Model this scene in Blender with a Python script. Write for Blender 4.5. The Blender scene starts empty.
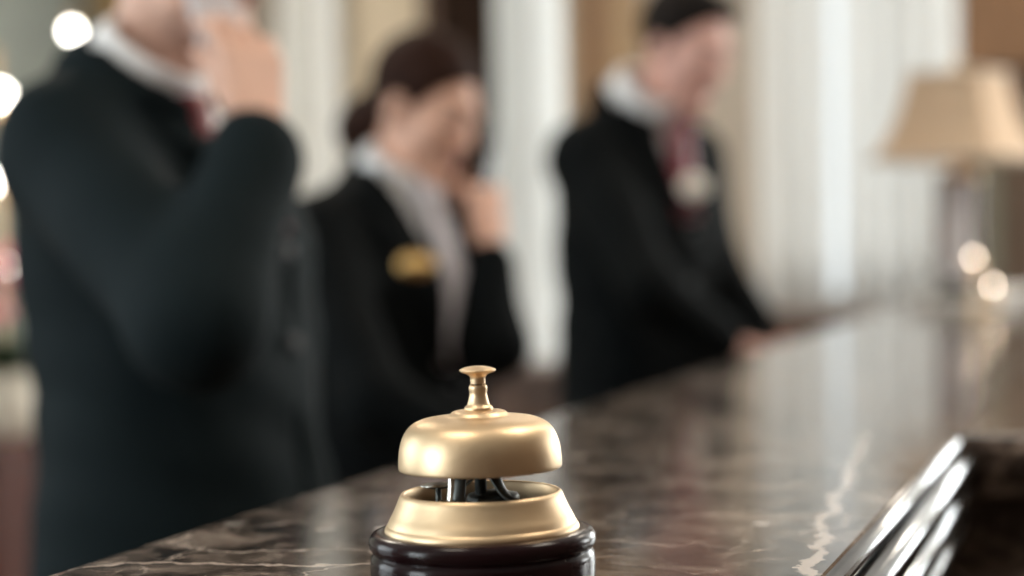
import bpy, math, random
import numpy as np

random.seed(4)
rng = np.random.default_rng(7)
SC = bpy.context.scene
COL = SC.collection

# ------------------------------------------------------------------ camera solve
F, CX, CY = 2050.0, 512.0, 288.0          # focal length in pixels of the 1024x576 frame
ZC, HC = 1.08, 0.172                      # counter height, camera height above it
_d = np.array([(1145 - CX) / F, (CY - 228) / F, -1.0]); _d /= np.linalg.norm(_d)
_n = np.cross(_d, np.array([1, .0157, 0])); _n /= np.linalg.norm(_n)
if _n[1] < 0: _n = -_n
M = np.array([np.cross(_d, _n), _d, _n])  # world = M @ camera;  +y runs along the counter
CAM = np.array([0, 0, ZC + HC])

def P(px, py, Z):
    return CAM + M @ np.array([(px - CX) / F * Z, (CY - py) / F * Z, -Z])

# ------------------------------------------------------------------ object helpers
def put(o, parent=None):
    COL.objects.link(o)
    if parent is not None: o.parent = parent
    return o

def tag(o, label=None, cat=None, group=None, kind=None):
    if label: o['label'] = label
    if cat: o['category'] = cat
    if group: o['group'] = group
    if kind: o['kind'] = kind
    return o

def empty(name, loc, label, cat, group=None, rz=0.0):
    o = bpy.data.objects.new(name, None)
    o.empty_display_size = .05
    o.location = loc; o.rotation_euler = (0, 0, rz)
    put(o); return tag(o, label, cat, group)

def mesh_np(name, V, Q, mat, parent=None, smooth=True):
    V = np.asarray(V, np.float32); Q = np.asarray(Q, np.int32)
    me = bpy.data.meshes.new(name)
    k = Q.shape[1]
    me.vertices.add(len(V)); me.vertices.foreach_set('co', V.ravel())
    me.loops.add(Q.size); me.loops.foreach_set('vertex_index', Q.ravel())
    me.polygons.add(len(Q))
    me.polygons.foreach_set('loop_start', np.arange(0, Q.size, k, dtype=np.int32))
    me.update(calc_edges=True); me.validate()
    me.polygons.foreach_set('use_smooth', np.full(len(me.polygons), smooth))
    if mat: me.materials.append(mat)
    return put(bpy.data.objects.new(name, me), parent)

class MB:
    """collects shapes that belong to ONE mesh"""
    def __init__(s): s.v = []; s.f = []
    def add(s, v, f):
        o = len(s.v); s.v += [tuple(map(float, p)) for p in v]
        s.f += [tuple(i + o for i in q) for q in f]; return s
    def box(s, a, b):
        (x0, y0, z0), (x1, y1, z1) = a, b
        return s.add([(x0,y0,z0),(x1,y0,z0),(x1,y1,z0),(x0,y1,z0),(x0,y0,z1),(x1,y0,z1),(x1,y1,z1),(x0,y1,z1)],
                     [(0,3,2,1),(4,5,6,7),(0,1,5,4),(1,2,6,5),(2,3,7,6),(3,0,4,7)])
    def lathe(s, prof, seg=64, c=(0,0,0), closed=False):
        n = len(prof); v = []; f = []
        for r, z in prof:
            for k in range(seg):
                a = 2*math.pi*k/seg
                v.append((c[0]+r*math.cos(a), c[1]+r*math.sin(a), c[2]+z))
        for i in range(n if closed else n-1):
            j = (i+1) % n
            for k in range(seg):
                l = (k+1) % seg
                f.append((i*seg+k, i*seg+l, j*seg+l, j*seg+k))
        return s.add(v, f)
    def tube(s, pts, rad, seg=12, flat=1.0, up=(0,0,1), cap=True):
        pts = [np.array(p, float) for p in pts]; n = len(pts); v = []; f = []
        if not hasattr(rad, '__len__'): rad = [rad]*n
        for i, p in enumerate(pts):
            t = pts[min(i+1, n-1)] - pts[max(i-1, 0)]; t /= np.linalg.norm(t)
            a = np.cross(t, up)
            if np.linalg.norm(a) < 1e-3: a = np.cross(t, (1, 0, 0))
            a /= np.linalg.norm(a); b = np.cross(a, t)
            for k in range(seg):
                q = 2*math.pi*k/seg
                v.append(p + rad[i]*(a*math.cos(q) + b*math.sin(q)*flat))
        for i in range(n-1):
            for k in range(seg):
                l = (k+1) % seg
                f.append((i*seg+k, i*seg+l, (i+1)*seg+l, (i+1)*seg+k))
        if cap:
            f.append(tuple(range(seg))[::-1]); f.append(tuple((n-1)*seg+k for k in range(seg)))
        return s.add(v, f)
    def ball(s, c, r, seg=20, rings=12):
        if not hasattr(r, '__len__'): r = (r, r, r)
        v = []; f = []
        for i in range(rings+1):
            t = math.pi*i/rings
            for k in range(seg):
                a = 2*math.pi*k/seg
                v.append((c[0]+r[0]*math.sin(t)*math.cos(a), c[1]+r[1]*math.sin(t)*math.sin(a), c[2]-r[2]*math.cos(t)))
        for i in range(rings):
            for k in range(seg):
                l = (k+1) % seg
                f.append((i*seg+k, i*seg+l, (i+1)*seg+l, (i+1)*seg+k))
        return s.add(v, f)
    def build(s, name, mat, parent=None, smooth=False, bevel=0.0, bseg=2):
        me = bpy.data.meshes.new(name); me.from_pydata(s.v, [], s.f)
        import bmesh
        bm = bmesh.new(); bm.from_mesh(me)
        bmesh.ops.remove_doubles(bm, verts=bm.verts, dist=1e-6)
        if bevel > 0:
            bmesh.ops.bevel(bm, geom=[e for e in bm.edges if e.is_manifold and e.calc_face_angle(0) > .6], offset=bevel,
                            segments=bseg, profile=.5, affect='EDGES', clamp_overlap=True)
        bmesh.ops.recalc_face_normals(bm, faces=bm.faces)
        bm.to_mesh(me); bm.free(); me.update()
        if smooth: me.polygons.foreach_set('use_smooth', [True]*len(me.polygons))
        if mat: me.materials.append(mat)
        return put(bpy.data.objects.new(name, me), parent)

def catmull(pts, n=6):
    pts = [np.array(p, float) for p in pts]; out = []
    for i in range(len(pts)-1):
        p0 = pts[max(i-1, 0)]; p1 = pts[i]; p2 = pts[i+1]; p3 = pts[min(i+2, len(pts)-1)]
        for k in range(n):
            t = k/n
            out.append(.5*((2*p1) + (p2-p0)*t + (2*p0-5*p1+4*p2-p3)*t*t + (3*p1-p0-3*p2+p3)*t**3))
    out.append(pts[-1]); return [tuple(p) for p in out]

def struct(name, mb, mat, smooth=False, bevel=0.0):
    return tag(mb.build(name, mat, None, smooth, bevel), kind='structure')

# ------------------------------------------------------------------ signed-distance modelling (bodies, clothes)
class SDF:
    def __init__(s, lo, hi, h):
        s.lo = np.array(lo, np.float32); s.h = h
        s.n = np.ceil((np.array(hi)-s.lo)/h).astype(int)+1
        s.D = np.full(tuple(s.n), .5, np.float32)
    def _win(s, lo, hi):
        a = np.clip(np.floor((np.array(lo)-s.lo)/s.h).astype(int), 0, s.n)
        b = np.clip(np.ceil((np.array(hi)-s.lo)/s.h).astype(int)+1, 0, s.n)
        if np.any(b <= a): return None, None
        sl = tuple(slice(i, j) for i, j in zip(a, b))
        ax = [(s.lo[q]+s.h*np.arange(a[q], b[q])).astype(np.float32) for q in range(3)]
        return sl, (ax[0][:, None, None], ax[1][None, :, None], ax[2][None, None, :])
    def op(s, fn, lo, hi, k=.02, mode='add'):
        m = k + 3*s.h + .01
        sl, X = s._win(np.array(lo)-m, np.array(hi)+m)
        if sl is None: return s
        d = np.broadcast_to(fn(*X), s.D[sl].shape).astype(np.float32); c = s.D[sl]
        if mode == 'add':
            t = np.clip(.5+.5*(c-d)/k, 0, 1); s.D[sl] = c+(d-c)*t-k*t*(1-t)
        elif mode == 'sub':
            t = np.clip(.5-.5*(c+d)/k, 0, 1); s.D[sl] = c+(-d-c)*t+k*t*(1-t)
        elif mode == 'cut': s.D[sl] = np.maximum(c, d)
        return s
    def cone(s, a, b, ra, rb, k=.02, mode='add'):
        a = np.array(a, np.float32); b = np.array(b, np.float32); ab = b-a; L = float(ab@ab)+1e-12
        def fn(x, y, z):
            t = np.clip(((x-a[0])*ab[0]+(y-a[1])*ab[1]+(z-a[2])*ab[2])/L, 0, 1)
            return np.sqrt((x-a[0]-t*ab[0])**2+(y-a[1]-t*ab[1])**2+(z-a[2]-t*ab[2])**2)-(ra+(rb-ra)*t)
        R = max(ra, rb)
        return s.op(fn, np.minimum(a, b)-R, np.maximum(a, b)+R, k, mode)
    def chain(s, pts, rads, k=.02):
        for i in range(len(pts)-1): s.cone(pts[i], pts[i+1], rads[i], rads[i+1], k)
        return s
    def ell(s, c, r, R=None, k=.02, mode='add'):
        c = np.array(c, np.float32); R = np.eye(3) if R is None else np.array(R)   # columns of R = local axes
        def fn(x, y, z):
            q = [R[0, i]*(x-c[0])+R[1, i]*(y-c[1])+R[2, i]*(z-c[2]) for i in range(3)]
            k0 = np.sqrt(sum((q[i]/r[i])**2 for i in range(3)))
            k1 = np.sqrt(sum((q[i]/r[i]**2)**2 for i in range(3)))+1e-9
            return k0*(k0-1)/k1
        m = max(r)
        return s.op(fn, c-m, c+m, k, mode)
    def loft(s, secs, p=2.4, k=.03, grow=0.0):
        fn, lo, hi = loft_fn(secs, p, grow)
        return s.op(fn, lo, hi, k)
    def ripple(s, amp, fx, fy, fz, ph=0.0):
        ax = [(s.lo[q]+s.h*np.arange(s.n[q])).astype(np.float32) for q in range(3)]
        x, y, z = ax[0][:, None, None], ax[1][None, :, None], ax[2][None, None, :]
        s.D += (amp*np.sin(fx*x+fz*z*.6+1.7*np.sin(fy*y*.7)+ph)*np.sin(fy*y+fz*z+ph*1.3)).astype(np.float32)
        return s
    def build(s, name, mat, parent, org=(0, 0, 0)):
        D = s.D; S = D < 0
        cnt = np.zeros(tuple(s.n-1), np.int8)
        for i in (0, 1):
            for j in (0, 1):
                for k in (0, 1):
                    cnt += S[i:i+s.n[0]-1, j:j+s.n[1]-1, k:k+s.n[2]-1]
        act = (cnt > 0) & (cnt < 8)
        idx = np.full(cnt.shape, -1, np.int32); I, J, K = np.nonzero(act); idx[act] = np.arange(len(I))
        acc = np.zeros((len(I), 3), np.float32); num = np.zeros(len(I), np.float32)
        for ax in range(3):
            for u in (0, 1):
                for v in (0, 1):
                    a = [0, 0, 0]; o = [q for q in range(3) if q != ax]; a[o[0]] = u; a[o[1]] = v
                    b = list(a); b[ax] = 1
                    da = D[I+a[0], J+a[1], K+a[2]]; db = D[I+b[0], J+b[1], K+b[2]]
                    m = (da < 0) != (db < 0)
                    t = da[m]/(da[m]-db[m])
                    pt = np.tile(np.array(a, np.float32), (m.sum(), 1)); pt[:, ax] = t
                    acc[m] += pt; num[m] += 1
        V = (acc/num[:, None]+np.stack([I, J, K], 1))*s.h+s.lo-np.array(org, np.float32)
        Q = []
        for ax, (b, c) in ((0, (1, 2)), (1, (2, 0)), (2, (0, 1))):
            sa = [slice(None)]*3; sb = [slice(None)]*3
            sa[ax] = slice(0, -1); sb[ax] = slice(1, None)
            for q in (b, c): sa[q] = sb[q] = slice(1, -1)
            A, B = S[tuple(sa)], S[tuple(sb)]
            E = np.stack(np.nonzero(A != B), 1)
            if len(E) == 0: continue
            ins = A[tuple(E.T)]
            E = E.copy(); E[:, b] += 1; E[:, c] += 1
            def cell(db, dc):
                G = E.copy(); G[:, b] += db; G[:, c] += dc
                return idx[tuple(G.T)]
            q = np.stack([cell(-1, -1), cell(0, -1), cell(0, 0), cell(-1, 0)], 1)
            q[~ins] = q[~ins][:, ::-1]; Q.append(q)
        Q = np.concatenate(Q); Q = Q[(Q >= 0).all(1)]
        return mesh_np(name, V, Q, mat, parent)

def loft_fn(secs, p=2.4, grow=0.0):
    A = np.array(secs, np.float32); A = A[np.argsort(A[:, 0])]
    zs = A[:, 0]
    def fn(x, y, z):
        zz = z.ravel(); g = [np.interp(zz, zs, A[:, i]).astype(np.float32).reshape(z.shape) for i in range(1, 5)]
        rx, ry = g[2]+grow, g[3]+grow
        q = ((np.abs(x-g[0])/rx)**p+(np.abs(y-g[1])/ry)**p+1e-12)**(1/p)
        d = (q-1)*np.minimum(rx, ry)
        return np.maximum(d, np.maximum(zs[0]-grow-z, z-zs[-1]-grow))
    lo = ((A[:, 1]-A[:, 3]).min()-grow, (A[:, 2]-A[:, 4]).min()-grow, zs[0]-grow)
    hi = ((A[:, 1]+A[:, 3]).max()+grow, (A[:, 2]+A[:, 4]).max()+grow, zs[-1]+grow)
    return fn, lo, hi

# ------------------------------------------------------------------ materials
def mat(name, col, rough=.5, metal=0.0, spec=.5, var=0.0, scale=8.0, bump=0.0, coat=0.0, sheen=0.0, trans=0.0, emit=None, estr=0.0, wave=False):
    m = bpy.data.materials.new(name); m.use_nodes = True
    nt = m.node_tree; b = nt.nodes['Principled BSDF']
    b.inputs['Base Color'].default_value = (*col, 1); b.inputs['Roughness'].default_value = rough
    b.inputs['Metallic'].default_value = metal; b.inputs['Specular IOR Level'].default_value = spec
    b.inputs['Coat Weight'].default_value = coat; b.inputs['Coat Roughness'].default_value = .08
    if sheen: b.inputs['Sheen Weight'].default_value = sheen; b.inputs['Sheen Roughness'].default_value = .45
    if trans: b.inputs['Transmission Weight'].default_value = trans
    if emit: b.inputs['Emission Color'].default_value = (*emit, 1); b.inputs['Emission Strength'].default_value = estr
    tc = nt.nodes.new('ShaderNodeTexCoord')
    if var or bump:
        n = nt.nodes.new('ShaderNodeTexNoise'); n.inputs['Scale'].default_value = scale; n.inputs['Detail'].default_value = 6
        if wave:
            mp = nt.nodes.new('ShaderNodeMapping'); mp.inputs['Scale'].default_value = wave
            nt.links.new(tc.outputs['Object'], mp.inputs['Vector']); nt.links.new(mp.outputs['Vector'], n.inputs['Vector'])
        else: nt.links.new(tc.outputs['Object'], n.inputs['Vector'])
        if var:
            r = nt.nodes.new('ShaderNodeValToRGB')
            r.color_ramp.elements[0].position = .3; r.color_ramp.elements[1].position = .72
            r.color_ramp.elements[0].color = (*[c*(1-var) for c in col], 1)
            r.color_ramp.elements[1].color = (*[min(1, c*(1+var)) for c in col], 1)
            nt.links.new(n.outputs['Fac'], r.inputs['Fac']); nt.links.new(r.outputs['Color'], b.inputs['Base Color'])
        if bump:
            bp = nt.nodes.new('ShaderNodeBump'); bp.inputs['Strength'].default_value = bump; bp.inputs['Distance'].default_value = .01
            nt.links.new(n.outputs['Fac'], bp.inputs['Height']); nt.links.new(bp.outputs['Normal'], b.inputs['Normal'])
    return m

def marble(name, rough=.105, veins=True, dark=1.0, lift=1.0):
    m = bpy.data.materials.new(name); m.use_nodes = True
    nt = m.node_tree; N = nt.nodes; Lk = nt.links; b = N['Principled BSDF']
    tc = N.new('ShaderNodeTexCoord')
    def noise(scale, detail=6, rough_=.6, vec=None, dist=0.0):
        n = N.new('ShaderNodeTexNoise'); n.inputs['Scale'].default_value = scale; n.inputs['Detail'].default_value = detail
        n.inputs['Roughness'].default_value = rough_; n.inputs['Distortion'].default_value = dist
        Lk.new(vec or tc.outputs['Object'], n.inputs['Vector']); return n
    def ramp(src, els):
        r = N.new('ShaderNodeValToRGB'); e = r.color_ramp.elements
        while len(e) < len(els): e.new(.5)
        for q, (p, c) in zip(e, els): q.position = p; q.color = (*c, 1) if hasattr(c, '__len__') else (c, c, c, 1)
        Lk.new(src, r.inputs['Fac']); return r.outputs['Color']
    def mth(op, a, c=None, d=None):
        q = N.new('ShaderNodeMath'); q.operation = op
        for i, v in enumerate((a, c, d)):
            if v is None: continue
            if isinstance(v, (int, float)): q.inputs[i].default_value = v
            else: Lk.new(v, q.inputs[i])
        return q.outputs[0]
    def mix(fac, a, c):
        q = N.new('ShaderNodeMix'); q.data_type = 'RGBA'
        Lk.new(fac, q.inputs[0])
        for i, v in ((6, a), (7, c)):
            if hasattr(v, '__len__'): q.inputs[i].default_value = (*v, 1)
            else: Lk.new(v, q.inputs[i])
        return q.outputs[2]
    k = dark
    base = ramp(noise(15, 12, .72, dist=.9).outputs['Fac'],
                [(.36, (.007*k, .005*k, .0045*k)), (.46, (.040*k, .028*k, .022*k)), (.53, (.135*k, .100*k, .080*k)), (.64, (.43*k, .345*k, .29*k))])
    # coordinates disturbed by noise carry the vein network
    nz = noise(11, 6); mp = N.new('ShaderNodeVectorMath'); mp.operation = 'MULTIPLY_ADD'
    Lk.new(nz.outputs['Color'], mp.inputs[0]); mp.inputs[1].default_value = (.11, .11, .11); Lk.new(tc.outputs['Object'], mp.inputs[2])
    col = base
    for scale, w, lo, hi, c in ((8, .016, .48, .58, (.46, .39, .34)), (21, .03, .50, .60, (.30, .24, .20)), (47, .05, .52, .62, (.26, .20, .165))):
        v = N.new('ShaderNodeTexVoronoi'); v.feature = 'DISTANCE_TO_EDGE'; v.inputs['Scale'].default_value = scale
        Lk.new(mp.outputs[0], v.inputs['Vector'])
        line = ramp(v.outputs['Distance'], [(0, 1.0), (w, 0.0)])
        msk = ramp(noise(scale*.55, 4).outputs['Fac'], [(lo, 0.0), (hi, 1.0)])
        col = mix(mth('MULTIPLY', line, msk), col, c)
    fl = N.new('ShaderNodeTexVoronoi'); fl.inputs['Scale'].default_value = 22; Lk.new(mp.outputs[0], fl.inputs['Vector'])
    fm = mth('MULTIPLY', ramp(fl.outputs['Distance'], [(.10, 1.0), (.17, 0.0)]), ramp(noise(6.3, 3).outputs['Fac'], [(.50, 0.0), (.55, 1.0)]))
    col = mix(fm, col, (.58, .53, .49))
    if veins:
        sx = N.new('ShaderNodeSeparateXYZ'); Lk.new(tc.outputs['Object'], sx.inputs[0])
        w1 = mth('MULTIPLY', mth('SUBTRACT', noise(14, 6, .7).outputs['Fac'], .5), .05)
        line = mth('ADD', mth('MULTIPLY', mth('SUBTRACT', sx.outputs[1], 1.02), -.085), -.166)
        dist = mth('ABSOLUTE', mth('ADD', mth('SUBTRACT', sx.outputs[0], line), w1))
        wid = mth('MULTIPLY', noise(34, 6, .75).outputs['Fac'], .018)
        f1 = mth('LESS_THAN', dist, mth('SUBTRACT', wid, .0055))
        f1 = mth('MULTIPLY', f1, mth('LESS_THAN', sx.outputs[1], 1.75))
        col = mix(mth('MULTIPLY', f1, .85), col, (.56, .48, .43))
        w2 = mth('MULTIPLY', mth('SUBTRACT', noise(9, 6, .7).outputs['Fac'], .5), .09)
        line = mth('ADD', mth('MULTIPLY', sx.outputs[0], .35), 1.165)
        dist = mth('ABSOLUTE', mth('ADD', mth('SUBTRACT', sx.outputs[1], line), w2))
        f2 = mth('MULTIPLY', mth('LESS_THAN', dist, .0028), mth('LESS_THAN', sx.outputs[0], -.36))
        col = mix(mth('MULTIPLY', f2, .8), col, (.55, .46, .40))
    Lk.new(col, b.inputs['Base Color'])
    b.inputs['Roughness'].default_value = rough; b.inputs['Specular IOR Level'].default_value = .23
    rr = ramp(noise(30, 4).outputs['Fac'], [(.3, rough*.8), (.7, rough*1.25)]); Lk.new(rr, b.inputs['Roughness'])
    return m

M_marble = marble('counter_marble', dark=.6)
M_marble_ret = marble('return_marble_lightened', veins=False, dark=1.1)  # lighter copy of the counter marble, standing in for light on the return
M_marble_front = marble('front_marble', rough=.2, veins=False, dark=1.0)
M_brass = mat('satin_brass', (.74, .555, .355), .44, 1.0, var=.07, scale=22, bump=.015)
M_brass_in = mat('dull_dark_metal', (.10, .105, .10), .42, .85, var=.3, scale=40)
M_steel = mat('bright_steel', (.62, .60, .55), .25, 1.0, var=.1, scale=60)
M_wood_black = mat('lacquered_dark_wood', (.014, .005, .006), .2, 0, .15, var=.4, scale=30, coat=.1)
M_chrome = mat('polished_trim_metal', (.36, .365, .375), .15, 1.0, var=.28, scale=70, wave=(1, .12, 1))
M_wall = mat('beige_paint', (.45, .395, .335), .75, var=.04, scale=3)
M_wall_dark = mat('brown_panelling', (.15, .09, .055), .5, var=.2, scale=3)
M_wall_l = mat('grey_green_paint', (.31, .35, .33), .7, var=.06, scale=3)
M_white = mat('white_paint', (.74, .78, .79), .55, var=.02, scale=4)
M_ceil = mat('ceiling_paint', (.78, .77, .74), .8)
M_floor = mat('stone_floor', (.20, .15, .11), .22, var=.25, scale=3)
M_walnut = mat('walnut_veneer', (.085, .042, .024), .4, var=.45, scale=4, wave=(6, 6, .8), coat=.2)
M_redwood = mat('red_mahogany', (.085, .022, .014), .35, var=.35, scale=4, wave=(6, 6, .8), coat=.3)
M_tanwood = mat('honey_oak_panel', (.35, .235, .13), .45, var=.2, scale=4, wave=(6, 6, .8))
M_brownwood = mat('brown_oak_panel', (.20, .105, .050), .45, var=.25, scale=4, wave=(6, 6, .8))
M_suit = mat('black_suit_wool', (.0030, .0042, .0048), .85, 0, .10, var=.25, scale=160)
M_suit1 = mat('charcoal_suit_wool', (.0043, .0098, .0122), .8, 0, .14, var=.25, scale=160)
M_shirt = mat('white_cotton', (.87, .88, .90), .8, var=.03, scale=30, sheen=.1)
M_tie = mat('deep_red_silk', (.17, .018, .026), .42, 0, .5, var=.25, scale=120)
M_tie3 = mat('plum_red_silk', (.22, .030, .045), .32, 0, .6, var=.25, scale=120)
M_scarf = mat('pale_lilac_silk', (.68, .66, .72), .45, 0, .5, var=.12, scale=40)
M_skin1 = mat('skin_light', (.72, .45, .35), .5, 0, .4, var=.06, scale=14)
M_skin2 = mat('skin_tan', (.72, .42, .31), .5, 0, .4, var=.06, scale=14)
M_skin3 = mat('skin_pink', (.74, .43, .36), .5, 0, .4, var=.06, scale=14)
M_lip = mat('lip_skin', (.42, .16, .14), .45)
M_hair = mat('dark_brown_hair', (.009, .006, .005), .7, 0, .12, var=.5, scale=60, wave=(1, 8, 1))
M_hair2 = mat('auburn_brown_hair', (.026, .010, .006), .7, 0, .12, var=.5, scale=60, wave=(1, 8, 1))
M_eye = mat('eye_white', (.45, .40, .37), .35)
M_shoe = mat('black_shoe_leather', (.012, .011, .011), .25, coat=.4)
M_gold = mat('gold_badge', (.72, .48, .20), .35, 1.0, var=.08, scale=40)
M_silver = mat('silver_badge', (.80, .75, .66), .4, .2, var=.06, scale=40)
M_phone_w = mat('white_phone_plastic', (.74, .72, .75), .35)
M_phone_b = mat('black_phone_plastic', (.012, .012, .013), .3)
M_curtain = mat('white_sheer_cotton', (.84, .86, .86), .85, var=.04, scale=12)
M_tancurt = mat('gold_tan_drape', (.42, .30, .15), .7, var=.12, scale=12)
M_shade = mat('cream_linen_shade', (.58, .42, .285), .8, var=.05, scale=60)
M_piping = mat('cream_braid', (.62, .55, .46), .8)
M_crystal = mat('smoky_crystal', (.78, .79, .86), .15, 0, .8, var=.2, scale=20, wave=(1, 1, .1))
M_redacc = mat('red_lacquer', (.35, .06, .05), .3)
M_porc = mat('cream_glazed_ceramic', (.66, .60, .50), .3, var=.05, scale=10)
M_pink = mat('pink_petals', (.72, .26, .30), .6, var=.25, scale=25)
M_leaf = mat('dark_green_leaf', (.03, .075, .022), .5, var=.4, scale=20)
M_bulb = mat('lit_bulb', (1, .95, .85), .4, emit=(1.0, .95, .86), estr=22.0)
M_glassdark = mat('cabinet_glass', (.15, .14, .11), .12, 0, .6)
M_paper = mat('white_paper', (.80, .80, .79), .7)
M_black = mat('black_plastic', (.02, .02, .022), .45)
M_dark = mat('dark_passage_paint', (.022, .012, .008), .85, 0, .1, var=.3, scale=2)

def glass_mat(name):
    m = bpy.data.materials.new(name); m.use_nodes = True; nt = m.node_tree
    for n in list(nt.nodes):
        if n.type != 'OUTPUT_MATERIAL': nt.nodes.remove(n)
    t = nt.nodes.new('ShaderNodeBsdfTransparent'); t.inputs[0].default_value = (.95, .97, .97, 1)
    g = nt.nodes.new('ShaderNodeBsdfGlossy'); g.inputs['Roughness'].default_value = .02
    x = nt.nodes.new('ShaderNodeMixShader'); x.inputs[0].default_value = .06
    nt.links.new(t.outputs[0], x.inputs[1]); nt.links.new(g.outputs[0], x.inputs[2])
    nt.links.new(x.outputs[0], nt.nodes['Material Output'].inputs[0]); return m
M_glass = glass_mat('window_glass')

# sheer curtain: half the light passes through the cloth
def sheer(name, col, f=.5):
    m = bpy.data.materials.new(name); m.use_nodes = True; nt = m.node_tree
    for n in list(nt.nodes):
        if n.type != 'OUTPUT_MATERIAL': nt.nodes.remove(n)
    d = nt.nodes.new('ShaderNodeBsdfDiffuse'); d.inputs[0].default_value = (*col, 1)
    t = nt.nodes.new('ShaderNodeBsdfTranslucent'); t.inputs[0].default_value = (*col, 1)
    x = nt.nodes.new('ShaderNodeMixShader'); x.inputs[0].default_value = f
    nt.links.new(d.outputs[0], x.inputs[1]); nt.links.new(t.outputs[0], x.inputs[2])
    nt.links.new(x.outputs[0], nt.nodes['Material Output'].inputs[0]); return m
M_sheer = sheer('sheer_voile', (.90, .90, .89), .6)

# ------------------------------------------------------------------ room
XL, XR, YN, YF, ZT = -4.66, 3.4, -4.4, 8.6, 3.3
struct('floor', MB().box((XL-.1, YN-.1, -.1), (XR+.1, YF+.1, 0)), M_floor)
struct('ceiling', MB().box((XL-.1, YN-.1, ZT), (XR+.1, YF+.1, ZT+.1)), M_ceil)

def wall_with_holes(name, axis, pos, t, a0, a1, holes, m):
    """a wall in the plane axis=pos, running from a0 to a1, with window holes (b0, b1, z0, z1)"""
    mb = MB()
    def seg(b0, b1, z0, z1):
        if b1-b0 < 1e-4 or z1-z0 < 1e-4: return
        if axis == 'x': mb.box((pos, b0, z0), (pos+t, b1, z1))
        else: mb.box((b0, pos, z0), (b1, pos+t, z1))
    cur = a0
    for b0, b1, z0, z1 in sorted(holes):
        seg(cur, b0, 0, ZT); seg(b0, b1, 0, z0); seg(b0, b1, z1, ZT); cur = b1
    seg(cur, a1, 0, ZT)
    return struct(name, mb, m)

WIN_FAR = (-1.50, -.71, .95, 2.9)
WIN_FAR2 = (.20, 2.5, .35, 2.9)
H_L = [(-4.0, -1.5, .8, 2.9), (.6, 2.6, .8, 2.9)]
H_R = [(5.5, 8.2, .5, 2.9)]
wall_with_holes('wall_left', 'x', XL-.15, .15, YN, YF, H_L, M_wall_l)
wall_with_holes('wall_right', 'x', XR, .15, YN, YF, H_R, M_wall_dark)
wall_with_holes('wall_far', 'y', YF, .15, XL, XR, [WIN_FAR, WIN_FAR2], M_wall)
wall_with_holes('wall_near', 'y', YN-.15, .15, XL, XR, [], M_wall_dark)

def window(name, axis, pos, t, hole, nm, m=M_white):
    b0, b1, z0, z1 = hole; w = .05; mb = MB()
    def bar(p0, p1, q0, q1):
        if axis == 'x': mb.box((pos+t*.3, p0, q0), (pos+t*.7, p1, q1))
        else: mb.box((p0, pos+t*.3, q0), (p1, pos+t*.7, q1))
    bar(b0, b0+w, z0, z1); bar(b1-w, b1, z0, z1); bar(b0+w, b1-w, z0, z0+w); bar(b0+w, b1-w, z1-w, z1)
    for k in range(1, nm):
        c = b0+(b1-b0)*k/nm; bar(c-w*.4, c+w*.4, z0+w, z1-w)
    o = struct(name, mb, m)
    g = MB()
    if axis == 'x': g.box((pos+t*.48, b0+w, z0+w), (pos+t*.52, b1-w, z1-w))
    else: g.box((b0+w, pos+t*.48, z0+w), (b1-w, pos+t*.52, z1-w))
    g.build('pane', M_glass, o)
    return o
window('window_1', 'y', YF, .15, WIN_FAR, 2)
window('window_2', 'x', XL-.15, .15, H_L[0], 1)
window('window_5', 'x', XL-.15, .15, H_L[1], 2)
window('window_3', 'x', XR, .15, H_R[0], 3)
window('window_4', 'y', YF, .15, WIN_FAR2, 3)

# dark passage doorway, panelled strips and a square white column on the far side
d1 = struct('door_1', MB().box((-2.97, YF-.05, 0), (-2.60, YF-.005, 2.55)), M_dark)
MB().box((-3.03, YF-.07, 0), (-2.97, YF-.005, 2.62)).box((-2.60, YF-.07, 0), (-2.54, YF-.005, 2.62)).box((-3.03, YF-.07, 2.55), (-2.54, YF-.005, 2.62)).build('door_frame', M_walnut, d1, bevel=.006)
MB().box((-2.95, YF-.062, .15), (-2.62, YF-.045, 1.0)).box((-2.95, YF-.062, 1.12), (-2.62, YF-.045, 2.4)).build('door_panel', M_dark, d1, bevel=.006)
struct('trim_3', MB().box((-3.43, YF-.02, 0), (-3.06, YF-.002, ZT)), mat('cream_panel', (.78, .68, .53), .7, var=.04, scale=3))
struct('trim_1', MB().box((-2.36, YF-.05, 0), (-2.06, YF-.005, ZT)), M_tanwood, bevel=.006)
struct('trim_2', MB().box((-2.30, YF-.09, 0), (-2.21, YF-.05, ZT)), M_brownwood, bevel=.006)
c0, c1 = P(503, 200, 6.5), P(567, 200, 6.5)
cc_ = (P(531, 200, 6.5)[0], P(531, 200, 6.5)[1], 0)
cm = MB().lathe([(0, .0), (.15, 0), (.15, .06), (.13, .09), (.112, .13), (.108, ZT-.2), (.13, ZT-.15), (.15, ZT-.08), (.15, ZT-.005), (0, ZT-.005)], 48, c=cc_)
struct('column', cm, M_white, smooth=True)

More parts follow.
